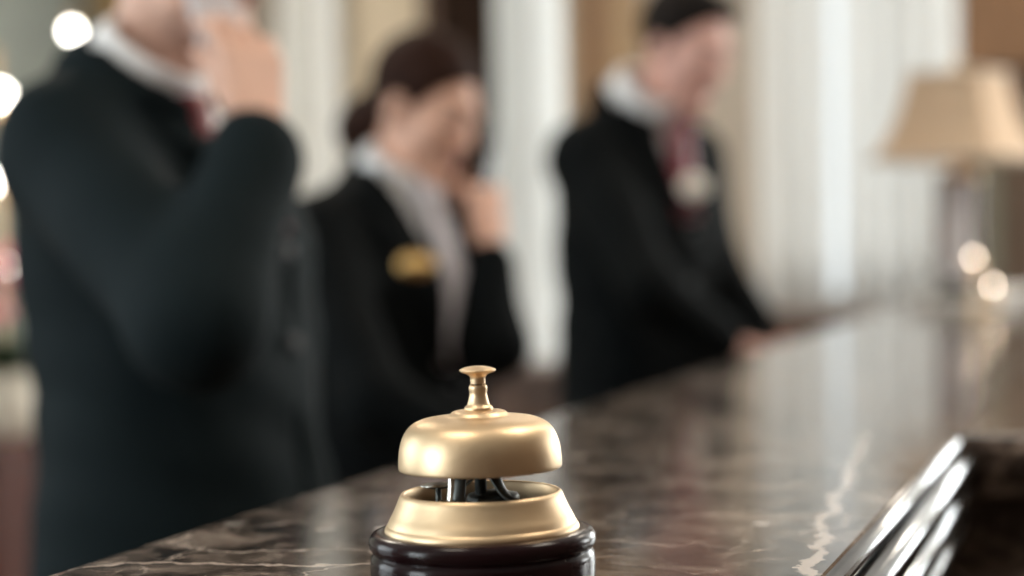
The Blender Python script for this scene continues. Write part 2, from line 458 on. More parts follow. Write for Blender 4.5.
# ------------------------------------------------------------------ curtains
def curtain(name, x0, x1, y, z0, z1, waves, m, label, amp=.045, group=None):
    n = int(waves*14); v = []; f = []
    for j in range(9):
        z = z0+(z1-z0)*j/8; s = 1-.25*(j/8)
        for i in range(n+1):
            t = i/n
            v.append((x0+(x1-x0)*t, y-amp*s*math.sin(2*math.pi*waves*t)-.012*math.sin(9*t+j*.4), z))
    for j in range(8):
        for i in range(n):
            a = j*(n+1)+i; f.append((a, a+1, a+n+2, a+n+1))
    o = MB().add(v, f).build(name, m, smooth=True)
    md = o.modifiers.new('cloth thickness', 'SOLIDIFY'); md.thickness = .004
    return tag(o, label, 'curtain', group)
XW = lambda px, y=8.4: P(px, 150, 1)[0]/P(px, 150, 1)[1]*y
curtain('curtain', XW(758), XW(831), 8.4, .93, 3.2, 3, M_sheer, 'white sheer curtain hanging beside the greige wall, next to the bright gap', amp=.03)
curtain('curtain', XW(843), XW(964), 8.4, .93, 3.2, 5, M_sheer, 'white sheer curtain hanging just behind and beside the lamp shade', amp=.03)
curtain('curtain', XW(286), XW(345), 8.35, .05, 3.2, 3, M_curtain, 'plain white curtain hanging between the charcoal suit and the dark bun of hair')
curtain('curtain', XW(104), XW(140), 8.35, .05, 3.2, 3, M_tancurt, 'gold tan drape behind the shoulder of the charcoal suit')
rod = MB().tube([(XW(745), 8.44, 3.22), (XW(975), 8.44, 3.22)], .014)
tag(rod.build('curtain_rod', M_gold, smooth=True), 'gilt rod carrying the sheer curtains above the window', 'curtain rod')

# ------------------------------------------------------------------ counter
UB, UF = -.556, -.153
YE = 5.25
ctr = empty('reception_counter', ((UB+UF)/2, 2.5, 0), 'brown veined marble reception counter with a ribbed polished front edge', 'counter')
ox, oy = (UB+UF)/2, 2.5
def ctr_part(name, o):
    o.parent = ctr; o.location = (-ox, -oy, 0); return o
# main slab: rounded staff edge; widens to the guest side beyond the ribbed edge
slab = MB()
prof = [(UB+.006, ZC-.045), (UB+.001, ZC-.040), (UB, ZC-.022), (UB+.001, ZC-.006), (UB+.006, ZC-.0012), (UB+.014, ZC), (UF-.004, ZC), (UF-.001, ZC-.001), (UF, ZC-.004), (UF, ZC-.045)]
ys = (.25, YE)
v = [(x, y, z) for y in ys for x, z in prof]; n = len(prof)
f = [(i, (i+1) % n, n+(i+1) % n, n+i) for i in range(n)] + [tuple(range(n))[::-1], tuple(range(n, 2*n))]
slab.add(v, f)
ctr_part('countertop', slab.build('countertop', M_marble))
ret = MB()
YR = 1.765
prof = [(YR+.004, ZC-.055), (YR-.004, ZC-.05), (YR-.012, ZC-.03), (YR-.010, ZC-.012), (YR-.002, ZC-.002), (YR+.012, ZC), (YE, ZC), (YE, ZC-.055)]
v = [(x, y, z) for x in (UF+.0005, 1.6) for y, z in prof]; n = len(prof)
f = [(i, (i+1) % n, n+(i+1) % n, n+i) for i in range(n)] + [tuple(range(n))[::-1], tuple(range(n, 2*n))]
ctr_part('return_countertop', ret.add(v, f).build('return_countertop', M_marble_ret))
ctr_part('front_panel', MB().box((UF-.06, .27, .10), (UF-.008, YR+.05, ZC-.045)).build('front_panel', M_marble_front))
ctr_part('return_panel', MB().box((UF-.05, YR+.03, .10), (1.58, YR+.09, ZC-.05)).build('return_panel', M_marble_front))
ctr_part('plinth', MB().box((UF-.09, .3, 0), (UF-.03, YR+.08, .10)).box((UF-.05, YR+.06, 0), (1.56, YR+.12, .10)).build('plinth', M_walnut))
ctr_part('back_panel', MB().box((UB+.03, .3, .0), (UB+.06, YE-.05, ZC-.045)).build('back_panel', M_walnut))
ctr_part('end_panel', MB().box((UB+.06, YE-.06, 0), (1.58, YE-.03, ZC-.05)).build('end_panel', M_walnut))
# lower working desk on the staff side, behind the raised top
desk = empty('staff_desk', (-.70, 2.7, 0), 'low walnut work desk behind the raised marble counter', 'desk')
MB().box((-.14, -2.4, .885), (.145, 2.4, .92)).build('desk_top', M_walnut, desk, bevel=.004)
for y in (-2.2, 0, 2.2): MB().box((.04, y-.02, 0), (.08, y+.02, .8845)).build('leg', M_walnut, desk, bevel=.003)

# ribbed edge: four rounded ribs stepping down and out, each its own part
def rib(cx, cz, rx, rz, y0, y1, m, tilt=0.0):
    seg = 20; mb = MB(); v = []; f = []
    ysec = [y0, y1-.012, y1-.004, y1-.001, y1]; sc = [1, 1, .9, .6, .15]
    for y, s in zip(ysec, sc):
        for k in range(seg):
            a = 2*math.pi*k/seg; x, z = rx*s*math.cos(a), rz*s*math.sin(a)
            v.append((cx+x*math.cos(tilt)-z*math.sin(tilt), y, cz+x*math.sin(tilt)+z*math.cos(tilt)))
    for i in range(len(ysec)-1):
        for k in range(seg):
            l = (k+1) % seg; f.append((i*seg+k, i*seg+l, (i+1)*seg+l, (i+1)*seg+k))
    f.append(tuple(range(seg))[::-1]); f.append(tuple((len(ysec)-1)*seg+k for k in range(seg)))
    o = mb.add(v, f).build('edge_rib', m, smooth=True)
    return ctr_part('edge_rib', o)
rib(UF+.000, ZC-.0058, .0062, .0056, .28, 1.752, M_chrome)
rib(UF+.0085, ZC-.0215, .0095, .0095, .28, 1.757, M_chrome)
rib(UF+.009, ZC-.0455, .0088, .0090, .28, 1.752, M_chrome)
rib(UF+.009, ZC-.0680, .0086, .0084, .28, 1.748, M_chrome)
ctr_part('edge_backing', MB().box((UF-.02, .28, ZC-.078), (UF+.0005, 1.742, ZC-.010)).build('edge_backing', M_black, bevel=.002))

# ------------------------------------------------------------------ the bell
S = 1/2027.0
BX, BY = -.3146, .9623
bell = empty('service_bell', (BX, BY, ZC), 'brass reception call bell on a round dark wooden base, standing on the marble counter', 'bell')
def pz(y): return (585-y+(0 if y > 480 else 2.2-1.9*min(1, max(0, (421-y)/9))))*S
def pr(p): return [(r*S, pz(y)) for r, y in p]
wood = [(0, 585), (105, 585), (110.5, 583.4), (112.5, 578), (113, 566), (112.4, 556.5), (110.5, 552.6), (109.3, 550.6), (110.8, 548.8), (113, 546), (114, 541.5), (113.4, 536.5), (110.5, 532.2), (106.5, 530.2), (100, 529.8), (60, 529.8), (0, 529.8)]
MB().lathe([pr([wood[0]])[0]]+catmull(pr(wood[1:14]), 4)+pr(wood[14:]), 128).build('wooden_base', M_wood_black, bell, smooth=True)
# brass skirt: open ring, flared foot with a scribed line
outer = [(97.3, 531.0), (97.8, 529), (97.0, 526.3), (95.6, 524.1), (94.8, 523.4), (94.2, 522.0), (92.2, 517.5), (89.2, 512), (86.2, 505.7), (83.6, 499.7), (81.8, 495.2), (80.0, 492.7), (78.6, 492.0), (77.4, 492.6)]
inner = [(76.7, 494.4), (76.9, 507), (78, 521), (80, 527), (80, 531.0)]
MB().lathe(catmull(pr(outer), 4)+pr(inner), 128, closed=True).build('brass_skirt', M_brass, bell, smooth=True)
MB().lathe(pr([(0, 526), (76, 526), (77.5, 529.2), (0, 529.6)]), 64).build('inner_plate', M_brass_in, bell, smooth=False)
# dome shell
dout = [(20.2, 411.0), (23.5, 411.3), (26.6, 412.4), (28.6, 414.6), (30.6, 417.0), (34, 418.3), (39, 418.9), (45, 419.4), (51, 420.0), (58, 421.6), (64.8, 424.4), (70.5, 428.4), (75, 434.2), (78.4, 441.6), (80.6, 450), (81.7, 459), (82, 466), (81.7, 470.0), (80.6, 471.0)]
din = [(79.3, 470.6), (79.6, 462), (78, 450), (73, 440), (64, 431), (50, 424.5), (30, 420.5), (8, 419)]
MB().lathe([(3*S, pz(411.2))]+catmull(pr(dout), 4)+pr(din)+[(3*S, pz(419))], 128, closed=True).build('dome', M_brass, bell, smooth=True)
# plunger: collar and press button
col_ = [(0, 411.5), (13.6, 411.5), (14.2, 410.8), (14.2, 408.2), (13.4, 407.2), (11.6, 405.4), (10.3, 402), (9.3, 398), (8.7, 394.5), (8.9, 392), (9.2, 389.8), (9.1, 387.4), (8.2, 385.9), (6, 385.4), (0, 385.4)]
MB().lathe(pr([(0, 412.5), (13.6, 412.5)])+catmull(pr(col_[1:14]), 3)+pr(col_[14:]), 64).build('collar', M_brass, bell, smooth=True)
MB().lathe(pr([(0, 386), (5.2, 386), (5.2, 383), (0, 383)]), 32).build('plunger_rod', M_brass_in, bell, smooth=False)
btn = [(7.4, 384.4), (7.5, 381.5), (7.7, 378.5), (9.0, 376.0), (12.5, 374.0), (16.8, 372.5), (18.2, 371.2), (17.6, 369.9), (14, 368.5), (9, 367.2), (4, 366.6), (0, 366.4)]
MB().lathe([(0, pz(384.4))]+catmull(pr(btn), 4), 64).build('push_button', M_brass, bell, smooth=True)
# works between skirt and dome: centre post, two bent legs, striker and a small bright disc
R_ = lambda dx, dy, y: (dx*S, dy*S, pz(y))
ca, sa = math.cos(.3), math.sin(.3)          # picture-right axis seen from the guest side, kept in bell space
def W(r, d, y): return ((r*ca - d*sa)*S, (r*sa + d*ca)*S, pz(y))    # r: to the right, d: away
MB().tube([W(0, 0, 524), W(0, 0, 419)], 6*S, 24).build('centre_post', M_brass_in, bell, smooth=True)
MB().tube(catmull([W(8, -4, 440), W(12, -10, 468), W(17, -16, 482), (W(28, -22, 497)), W(50, -30, 505), W(64, -32, 508)], 6), 7.5*S, 16, flat=.45).build('strap_leg', M_brass_in, bell, smooth=True)
MB().tube(catmull([W(-10, -4, 440), W(-18, -14, 468), W(-21, -20, 484), W(-22, -24, 500), W(-22, -26, 522)], 6), 7*S, 16, flat=.5).build('strap_leg', M_brass_in, bell, smooth=True)
MB().tube(catmull([W(-28, -34, 474), W(-29, -36, 486), W(-31, -38, 500), W(-33, -40, 520)], 5), 3.6*S, 12, flat=.6).build('striker_spring', M_steel, bell, smooth=True)
MB().lathe(pr([(0, 502), (8.5, 502), (9, 499), (8, 495.5), (0, 495)]), 24, c=W(-34, -36, 585)[:2]+(0,)).build('striker_nut', M_steel, bell, smooth=True)
MB().lathe(pr([(0, 490), (6, 489.5), (18, 486.5), (19, 485.2), (17, 485), (6, 488), (0, 488.5)]), 32, c=W(-43, 6, 585)[:2]+(0,)).build('striker_disc', M_steel, bell, smooth=True)
MB().tube([W(-43, 6, 524), W(-43, 6, 489)], 3*S, 12).build('disc_pin', M_brass_in, bell, smooth=True)
MB().tube(catmull([W(14, 40, 476), W(-10, 44, 484), W(-26, 40, 500), W(-30, 34, 522)], 5), 8*S, 14, flat=.5).build('coil_bracket', M_steel, bell, smooth=True)
MB().lathe(pr([(0, 524), (27, 524), (27, 500), (25, 496), (6, 492), (0, 492)]), 32, c=W(12, 8, 585)[:2]+(0,)).build('spring_cup', M_brass_in, bell, smooth=True)

# the call bell is tilted a hair towards the camera to open up its ellipses
import mathutils
_ax = mathutils.Vector((M[0, 0], M[1, 0], 0)).normalized()
bell.rotation_mode = 'QUATERNION'
bell.rotation_quaternion = mathutils.Quaternion(_ax, math.radians(1.0)) @ mathutils.Quaternion(mathutils.Vector((M[0, 2], M[1, 2], 0)).normalized(), math.radians(.7))
bell.location.z = ZC + .0557*math.sin(math.radians(1.22)) + .0001

# ------------------------------------------------------------------ table lamp on the counter
LP_ = P(960, 312, 4.52)
lamp = empty('table_lamp', (LP_[0], LP_[1], ZC+.0008), 'table lamp with cream flared square shade and glassy column, standing on the counter', 'lamp')
Z_ = 2050/4.52
zl = lambda y: (312-y)/Z_
MB().box((-.105, -.105, 0), (.105, .105, .022)).build('base_plate', M_paper, lamp, bevel=.004)
MB().lathe([(0, .022), (.06, .022), (.062, .035), (.048, .045), (.042, .06), (0, .06)], 40).build('base_collar', M_brass_in, lamp, smooth=True)
MB().box((-.036, -.036, .06), (.036, .036, .285)).build('crystal_column', M_crystal, lamp, bevel=.008)
MB().box((-.044, -.044, .06), (-.031, -.031, .285)).box((.031, -.044, .06), (.044, -.031, .285)).box((-.044, .031, .06), (-.031, .044, .285)).box((.031, .031, .06), (.044, .044, .285)).build('corner_frame', M_walnut, lamp, bevel=.003)
MB().box((-.047, -.040, .12), (-.0365, .040, .20)).build('red_inlay', M_redacc, lamp, bevel=.002)
MB().lathe([(0, .285), (.05, .285), (.052, .295), (.02, .305), (.012, .32), (.010, .40), (0, .40)], 32).build('neck', M_brass, lamp, smooth=True)
# shade: four concave sides with cut corners
prof = [(0, .148), (.12, .135), (.3, .118), (.5, .104), (.72, .094), (.88, .088), (1, .085)]
z0, z1 = zl(163), zl(78)
def shade_ring(a, z, t=0):
    c = a*.14
    pts = [(a-c, -a), (a, -a+c), (a, a-c), (a-c, a), (-a+c, a), (-a, a-c), (-a, -a+c), (-a+c, -a)]
    return [((x), (y), z) for x, y in pts]
v = []; f = []
rings = [(z0+(z1-z0)*t, a) for t, a in [(q[0], q[1]) for q in catmull(prof, 4)]]
for z, a in rings: v += shade_ring(a, z)
for i in range(len(rings)-1):
    for k in range(8):
        l = (k+1) % 8; f.append((i*8+k, i*8+l, (i+1)*8+l, (i+1)*8+k))
sh = MB().add(v, f).build('lamp_shade', M_shade, lamp)
sh.rotation_euler = (0, 0, math.radians(-21))
sd = sh.modifiers.new('cloth thickness', 'SOLIDIFY'); sd.thickness = .004
for (t, nm) in ((0, 'bottom'), (-1, 'top')):
    z, a = rings[t]
    r = [np.array(p) for p in shade_ring(a+.001, z)]; r.append(r[0])
    MB().tube([r[i]*(1-q)+r[i+1]*q for i in range(8) for q in (0, .5)]+[r[0]], .005, 8).build('piping', M_piping, sh, smooth=True)
# spider that carries the shade, and the finial
sp = MB()
za, aa = rings[-1]
for (x, y) in ((1, 0), (-1, 0), (0, 1), (0, -1)): sp.tube([(0, 0, za-.01), (x*aa, y*aa, za-.002)], .002, 8)
sp.tube([(0, 0, .39), (0, 0, za+.005)], .004, 8)
sp.build('shade_spider', M_brass, sh, smooth=True)
MB().lathe([(0, 0), (.008, .002), (.012, .012), (.006, .022), (0, .026)], 20, c=(0, 0, za+.004)).build('finial', M_brass, sh, smooth=True)

# two added glowing cups stand in for glints off the polished lamp base
def added_glint(px, py, Z, label):
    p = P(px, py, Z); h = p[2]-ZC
    t = empty('added_glint_stand', (p[0], p[1], ZC), label, 'added_glint', 'added lights standing in for glints at the lamp foot')
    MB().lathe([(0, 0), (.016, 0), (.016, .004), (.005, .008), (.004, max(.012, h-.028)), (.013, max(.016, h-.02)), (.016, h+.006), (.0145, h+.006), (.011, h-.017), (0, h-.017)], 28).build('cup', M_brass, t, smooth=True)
    MB().lathe([(0, h-.0165), (.0095, h-.0165), (.0095, h-.006), (0, h-.006)], 20).build('glow_seat', M_paper, t, smooth=False)
    MB().lathe([(0, h-.006), (.0035, h-.002), (.0045, h+.003), (.003, h+.009), (0, h+.016)], 16).build('glint_glow', M_glint, t, smooth=True)
M_glint = mat('added_glint_glow', (1, .8, .6), .5, emit=(1.0, .82, .66), estr=30)
added_glint(974, 262, 4.36, 'small added light on a tall stem standing in for a glint, the upper one')
added_glint(993, 290, 4.33, 'small added light on a short stem standing in for a glint, the lower one')
# papers lying by the lamp
pp = P(1005, 312, 4.75)
tag(MB().box((pp[0]-.10, pp[1]-.15, ZC+.0006), (pp[0]+.16, pp[1]+.15, ZC+.035)).build('paper_stack', M_paper, bevel=.002), 'stack of white papers lying on the counter by the lamp foot', 'papers')

# ------------------------------------------------------------------ furniture behind
def cabinet(name, x0, x1, y0, y1, h, m, label, cat, doors=2, top=None):
    t = empty(name, ((x0+x1)/2, (y0+y1)/2, 0), label, cat)
    w, d = (x1-x0)/2, (y1-y0)/2
    MB().box((-w, -d, .06), (w, d, h-.04)).build('body', m, t, bevel=.004)
    MB().box((-w+.03, -d+.03, 0), (w-.03, d-.03, .06)).build('plinth', m, t)
    MB().box((-w-.02, -d-.02, h-.04), (w+.02, d+.02, h)).build('top', top or m, t, bevel=.006)
    for k in range(doors):
        a = -w+.02+(2*w-.04)*k/doors; b = -w+.02+(2*w-.04)*(k+1)/doors
        dr = MB().box((a+.006, -d-.016, .09), (b-.006, -d-.001, h-.07)).build('door', m, t, bevel=.004)
        MB().ball(((a+b)/2+(.06 if k % 2 == 0 else -.06), -d-.026, h*.55), .011).build('knob', M_brass, dr, smooth=True)
    return t
a, b = P(752, 315, 7.3), P(925, 315, 7.3)
cabinet('sideboard', a[0], b[0], a[1], a[1]+.42, P(840, 311, 7.4)[2], M_walnut, 'dark walnut sideboard below the sheer curtains behind the counter', 'sideboard', 3)
a, b = P(486, 368, 6.0), P(592, 368, 6.0)
cabinet('low_cabinet', a[0], b[0], a[1], a[1]+.36, P(540, 366, 6.0)[2], M_walnut, 'low brown wooden cabinet in front of the white column', 'cabinet', 2)
# tall display cabinet behind the lamp
a, b = P(964, 200, 7.0), P(1078, 200, 7.0)
dc = empty('display_cabinet', ((a[0]+b[0])/2, a[1]+.2, 0), 'tall brown wooden display cabinet with dark glass doors behind the lamp', 'cabinet')
w = (b[0]-a[0])/2; zt = P(990, 68, 7.0)[2]
MB().box((-w, -.18, 0), (w, .2, zt)).build('body', M_walnut, dc, bevel=.004)
MB().box((-w-.01, -.22, zt), (w+.01, .2, 2.6)).build('upper_panel', M_brownwood, dc, bevel=.006)
for s in (0, 1):
    x0_, x1_ = (-w+.01, -.005) if s == 0 else (.005, w-.01)
    d_ = MB().box((x0_, -.2, .95), (x0_+.03, -.181, zt-.02)).box((x1_-.03, -.2, .95), (x1_, -.181, zt-.02)).box((x0_+.03, -.2, .95), (x1_-.03, -.181, .99)).box((x0_+.03, -.2, zt-.06), (x1_-.03, -.181, zt-.02)).build('glass_door', M_walnut, dc)
    MB().box((x0_+.03, -.193, .99), (x1_-.03, -.187, zt-.06)).build('pane', M_glassdark, d_)

# left: mahogany console with vase of pink flowers, and a stand of globe bulbs
a, b = P(-60, 440, 5.0), P(36, 440, 5.0)
zt = P(10, 440, 5.0)[2]
cabinet('console_cabinet', a[0], b[0], a[1]-.12, a[1]+.30, zt, M_redwood, 'red mahogany console cabinet behind the charcoal suit, carrying the flower vase', 'cabinet', 2)
vp = P(4, 440, 5.05); vh = P(4, 372, 5.05)[2]-zt
vs = empty('flower_vase', (vp[0], vp[1], zt), 'cream ceramic vase of pink flowers on the red console cabinet', 'vase')
MB().lathe(catmull([(.05, 0), (.078, .02), (.088, vh*.45), (.082, vh*.75), (.06, vh*.93), (.066, vh), (.061, vh), (.055, vh*.92)], 5)+[(.05, vh*.6), (0, vh*.5)], 40).build('vase_body', M_porc, vs, smooth=True)
zb = P(4, 330, 5.05)[2]-zt; ztop = P(4, 235, 5.05)[2]-zt
for k in range(11):
    an = k*2.4; rr = .03+.085*math.sqrt(k/11); zz = zb+.03+(ztop-zb-.05)*(1-(k/11))*.9+random.uniform(-.02, .02)
    c = (rr*math.cos(an), rr*math.sin(an), zz)
    fl = MB()
    for j in range(8):
        q = 2*math.pi*j/8; fl.ball((c[0]+.02*math.cos(q), c[1]+.02*math.sin(q), c[2]+.006*math.sin(3*q)), (.018, .018, .016), 10, 7)
    fl.ball((c[0], c[1], c[2]+.008), (.016, .016, .018), 10, 7)
    st = MB().tube(catmull([(c[0]*.2, c[1]*.2, vh*.55), (c[0]*.6, c[1]*.6, (vh*.6+c[2])/2), c], 4), .003, 6).build('flower_stem', M_leaf, vs, smooth=True)
    fl.build('flower_head', M_pink, st, smooth=True)
lf = MB()
for k in range(44):
    an = k*2.39; r0 = .015; r1_ = .09+.03*math.sin(k*1.7); zc = vh+.03+.075*((k*7) % 9)/9
    d_ = np.array([math.cos(an), math.sin(an), 0]); e_ = np.array([-d_[1], d_[0], 0])
    pts = []; fs = []
    for i, (t, wd) in enumerate([(0, .004), (.3, .02), (.6, .024), (.85, .014), (1, .001)]):
        c = d_*(r0+(r1_-r0)*t)+np.array([0, 0, zc-.06+.09*t-.05*t*t])
        pts += [c-e_*wd, c+np.array([0, 0, -.003]), c+e_*wd]
    for i in range(4):
        for j in range(2): q = i*3+j; fs.append((q, q+1, q+4, q+3))
    lf.add(pts, fs)
lo_ = lf.build('leaves', M_leaf, vs, smooth=True)

gl = P(-4, 200, 6.4)
cs = empty('globe_floor_lamp', (gl[0], gl[1], 0), 'brass floor lamp with a column of round lit bulbs behind the charcoal suit', 'lamp')
MB().lathe([(0, 0), (.15, 0), (.15, .015), (.04, .03), (.014, .06), (.012, 1.86), (0, 1.87)], 32).build('pole', M_brass, cs, smooth=True)
for px, py, r in ((0, 95, .024), (8, 131, .020), (-8, 180, .022), (8, 264, .011)):
    p = P(px, py, 6.38)-gl; p[2] += gl[2]
    br = MB().tube([(0, 0, p[2]-.05), (p[0]*.6, p[1]*.6, p[2]-.05), (p[0], p[1], p[2]-.02)], .006, 8).build('bracket', M_brass, cs, smooth=True)
    MB().ball(tuple(p), r).build('bulb', M_bulb, br, smooth=True)
wp = P(72, 31, 8.0)
t_ = np.array([wp[0], wp[1], wp[2]])
ws = empty('pendant_globe', (t_[0], t_[1], t_[2]), 'small round lit pendant bulb above the shoulder of the charcoal suit', 'lamp')
MB().ball((0, 0, 0), .020).build('bulb', M_bulb, ws, smooth=True)
MB().lathe([(0, .017), (.014, .017), (.014, .06), (.006, .07), (0, .07)], 20).build('socket', M_brass, ws, smooth=True)
MB().tube([(0, 0, .065), (0, 0, ZT-t_[2]-.02)], .003, 8).build('cord', M_black, ws, smooth=True)
MB().lathe([(0, ZT-t_[2]-.03), (.05, ZT-t_[2]-.025), (.05, ZT-t_[2]), (0, ZT-t_[2])], 24).build('canopy', M_brass, ws, smooth=True)

# ------------------------------------------------------------------ people
def unit(v): v = np.array(v, float); return v/np.linalg.norm(v)

def hand(G, wrist, d, n, side, curl=(.5, .6, .5), spread=.10, thumb=.6, size=1.0):
    """five separate fingers on a palm; d wrist->knuckles, n the way the palm faces, side +1 right hand / -1 left"""
    d = unit(d); n = unit(np.array(n)-d*np.dot(n, d)); s = np.cross(d, n)*side; w = np.array(wrist, float); q = size
    for o in (-.026, -.009, .009, .026):
        G.cone(w+d*.015*q+s*o*.6*q, w+d*.088*q+s*o*1.05*q, .0145*q, .0125*q, .012)
    lens = ((.043, .026, .021), (.047, .030, .023), (.044, .028, .022), (.034, .021, .019))
    for i, (off, L) in enumerate(zip((.030, .0105, -.0095, -.028), lens)):
        p = w+d*(.092-.004*abs(i-1))*q+s*off*q
        a = spread*(1.5-i)/1.5; dd = unit(d*math.cos(a)+s*math.sin(a)); r = (.0098-.0006*(i == 3))*q
        ang = 0
        for j in range(3):
            ang += curl[j]*(1+.12*i)
            v = dd*math.cos(ang)+n*math.sin(ang)
            e = p+v*L[j]*q; G.cone(p, e, r*(1-.08*j), r*(1-.08*(j+1)), .004); p = e
    p = w+d*.028*q+s*.026*q
    for L, rr, aa, nn in ((.042, .014, thumb, .35), (.032, .0115, thumb*.7, .55), (.026, .0105, thumb*.5, .7)):
        v = unit(d*math.cos(aa)+s*math.sin(aa)+n*nn); e = p+v*L*q; G.cone(p, e, rr*q, rr*.9*q, .006); p = e

def frame(pitch, yaw, roll=0.0):
    """head axes as columns: forward, left, up"""
    cp, sp_ = math.cos(pitch), math.sin(pitch); cy, sy = math.cos(yaw), math.sin(yaw); cr, sr = math.cos(roll), math.sin(roll)
    Ry = np.array([[cp, 0, sp_], [0, 1, 0], [-sp_, 0, cp]]); Rz = np.array([[cy, -sy, 0], [sy, cy, 0], [0, 0, 1]])
    Rx = np.array([[1, 0, 0], [0, cr, -sr], [0, sr, cr]])
    return Rz @ Ry @ Rx

def head(G, c, R, q=1.0, fem=False):
    L = lambda x, y, z: np.array(c)+R @ (np.array([x, y, z])*q)
    e = lambda p, r, k, mode='add': G.ell(L(*p), [t*q for t in r], R, k, mode)
    e((-.012, 0, .035), (.097, .076, .088), .02)
    e((.020, 0, -.042), (.068, .058 if fem else .061, .080), .03)
    G.cone(L(.030, -.04, -.085), L(.072, -.006, -.102), .020*q, .019*q, .03); G.cone(L(.030, .04, -.085), L(.072, .006, -.102), .020*q, .019*q, .03)
    for s in (-1, 1):
        e((.060, s*.036, -.022), (.030, .026, .026), .02)
        e((.098, s*.031, .012), (.016, .018, .013), .014, 'sub')
        e((-.006, s*.078, -.008), (.018, .008, .031), .006)
        e((.079, s*.031, .013), (.0135, .0155, .0125), .004)
    e((.076, 0, .031), (.020, .050, .012), .018)
    G.cone(L(.086, 0, .018), L(.113, 0, -.026), .008*q, .011*q, .010)
    for s in (-1, 1): G.cone(L(.100, s*.011, -.029), L(.094, s*.014, -.029), .008*q, .008*q, .008)
    e((.088, 0, -.056), (.013, .024, .006), .006); e((.086, 0, -.068), (.013, .021, .007), .006)

def face_parts(root, org, c, R, q, hairm, lipm):
    L = lambda x, y, z: np.array(c)+R @ (np.array([x, y, z])*q)
    for s in (-1, 1):
        g = SDF(L(.09, s*.03, .036)-.04, L(.09, s*.03, .036)+.04, .0025)
        g.cone(L(.094, s*.016, .034), L(.083, s*.048, .038), .0045*q, .003*q, .002).build('eyebrow', hairm, root, org)
    g = SDF(L(0, 0, 0)-.16, L(0, 0, 0)+.16, .003)
    g.ell(L(.0925, 0, -.0565), (.0115*q, .021*q, .0050*q), R, .002); g.ell(L(.091, 0, -.0655), (.0110*q, .018*q, .0055*q), R, .002)
    g.build('lips', lipm, root, org)
    for s in (-1, 1):
        e = MB().ball((0, 0, 0), .0112*q, 16, 10)
        e.ball((.0108*q, 0, -.004*q), .0042*q, 10, 8)
        o = e.build('eye', M_eye, root, smooth=True)
        o.location = L(.0825, s*.031, .0090)-np.array(org)
        import mathutils
        o.rotation_euler = mathutils.Matrix([list(r) for r in R]).to_euler()

def hair_short(root, org, c, R, q, m, bun=False):
    L = lambda x, y, z: np.array(c)+R @ (np.array([x, y, z])*q)
    g = SDF(L(0, 0, 0)-.23, L(0, 0, 0)+.23, .0045)
    g.ell(L(-.018, 0, .040), (.106*q, .085*q, .097*q), R, .01)
    if not bun: g.ell(L(.045, .01, .105), (.045*q, .055*q, .022*q), R, .02)
    def half(p0, nr):
        p0 = L(*p0); nw = R @ unit(nr)
        g.op(lambda x, y, z: (x-p0[0])*nw[0]+(y-p0[1])*nw[1]+(z-p0[2])*nw[2], g.lo, g.lo+g.h*g.n, .0, 'cut')
    half((.070, 0, .085) if not bun else (.078, 0, .080), (.105, 0, -.070))
    half((-.05, 0, -.055), (.45, 0, -1))
    for s in (-1, 1): g.ell(L(.0, s*.085, -.012), (.026*q, .030*q, .034*q), R, .006, 'sub')
    if bun:
        g.ell(L(-.124, 0, -.085), (.046*q, .054*q, .056*q), R, .02)
        g.ell(L(-.092, 0, -.045), (.05*q, .05*q, .05*q), R, .02)
    G = g.ripple(.0016, 40, 190, 60)
    return G.build('hair', m, root, org)

def slab_fn(a, b, n, w, t, grow=0.0, off=0.0):
    a, b = np.array(a), np.array(b); c = (a+b)/2; ax = unit(b-a); n = unit(np.array(n)-ax*np.dot(n, ax)); s = np.cross(ax, n); L = np.linalg.norm(b-a)
    def fn(x, y, z):
        x, y, z = x-c[0], y-c[1], z-c[2]
        u = x*ax[0]+y*ax[1]+z*ax[2]; v_ = x*s[0]+y*s[1]+z*s[2]; k = x*n[0]+y*n[1]+z*n[2]-.010*(u/(.5*L))**2-off
        qx, qy, qz = np.abs(u)-(.5*L-.010), np.abs(v_)-(w-.010), np.abs(k)-(t+off-.006)
        return np.sqrt(np.maximum(qx, 0)**2+np.maximum(qy, 0)**2+np.maximum(qz, 0)**2)+np.minimum(np.maximum(qx, np.maximum(qy, qz)), 0)-.008-grow
    return fn, c, L

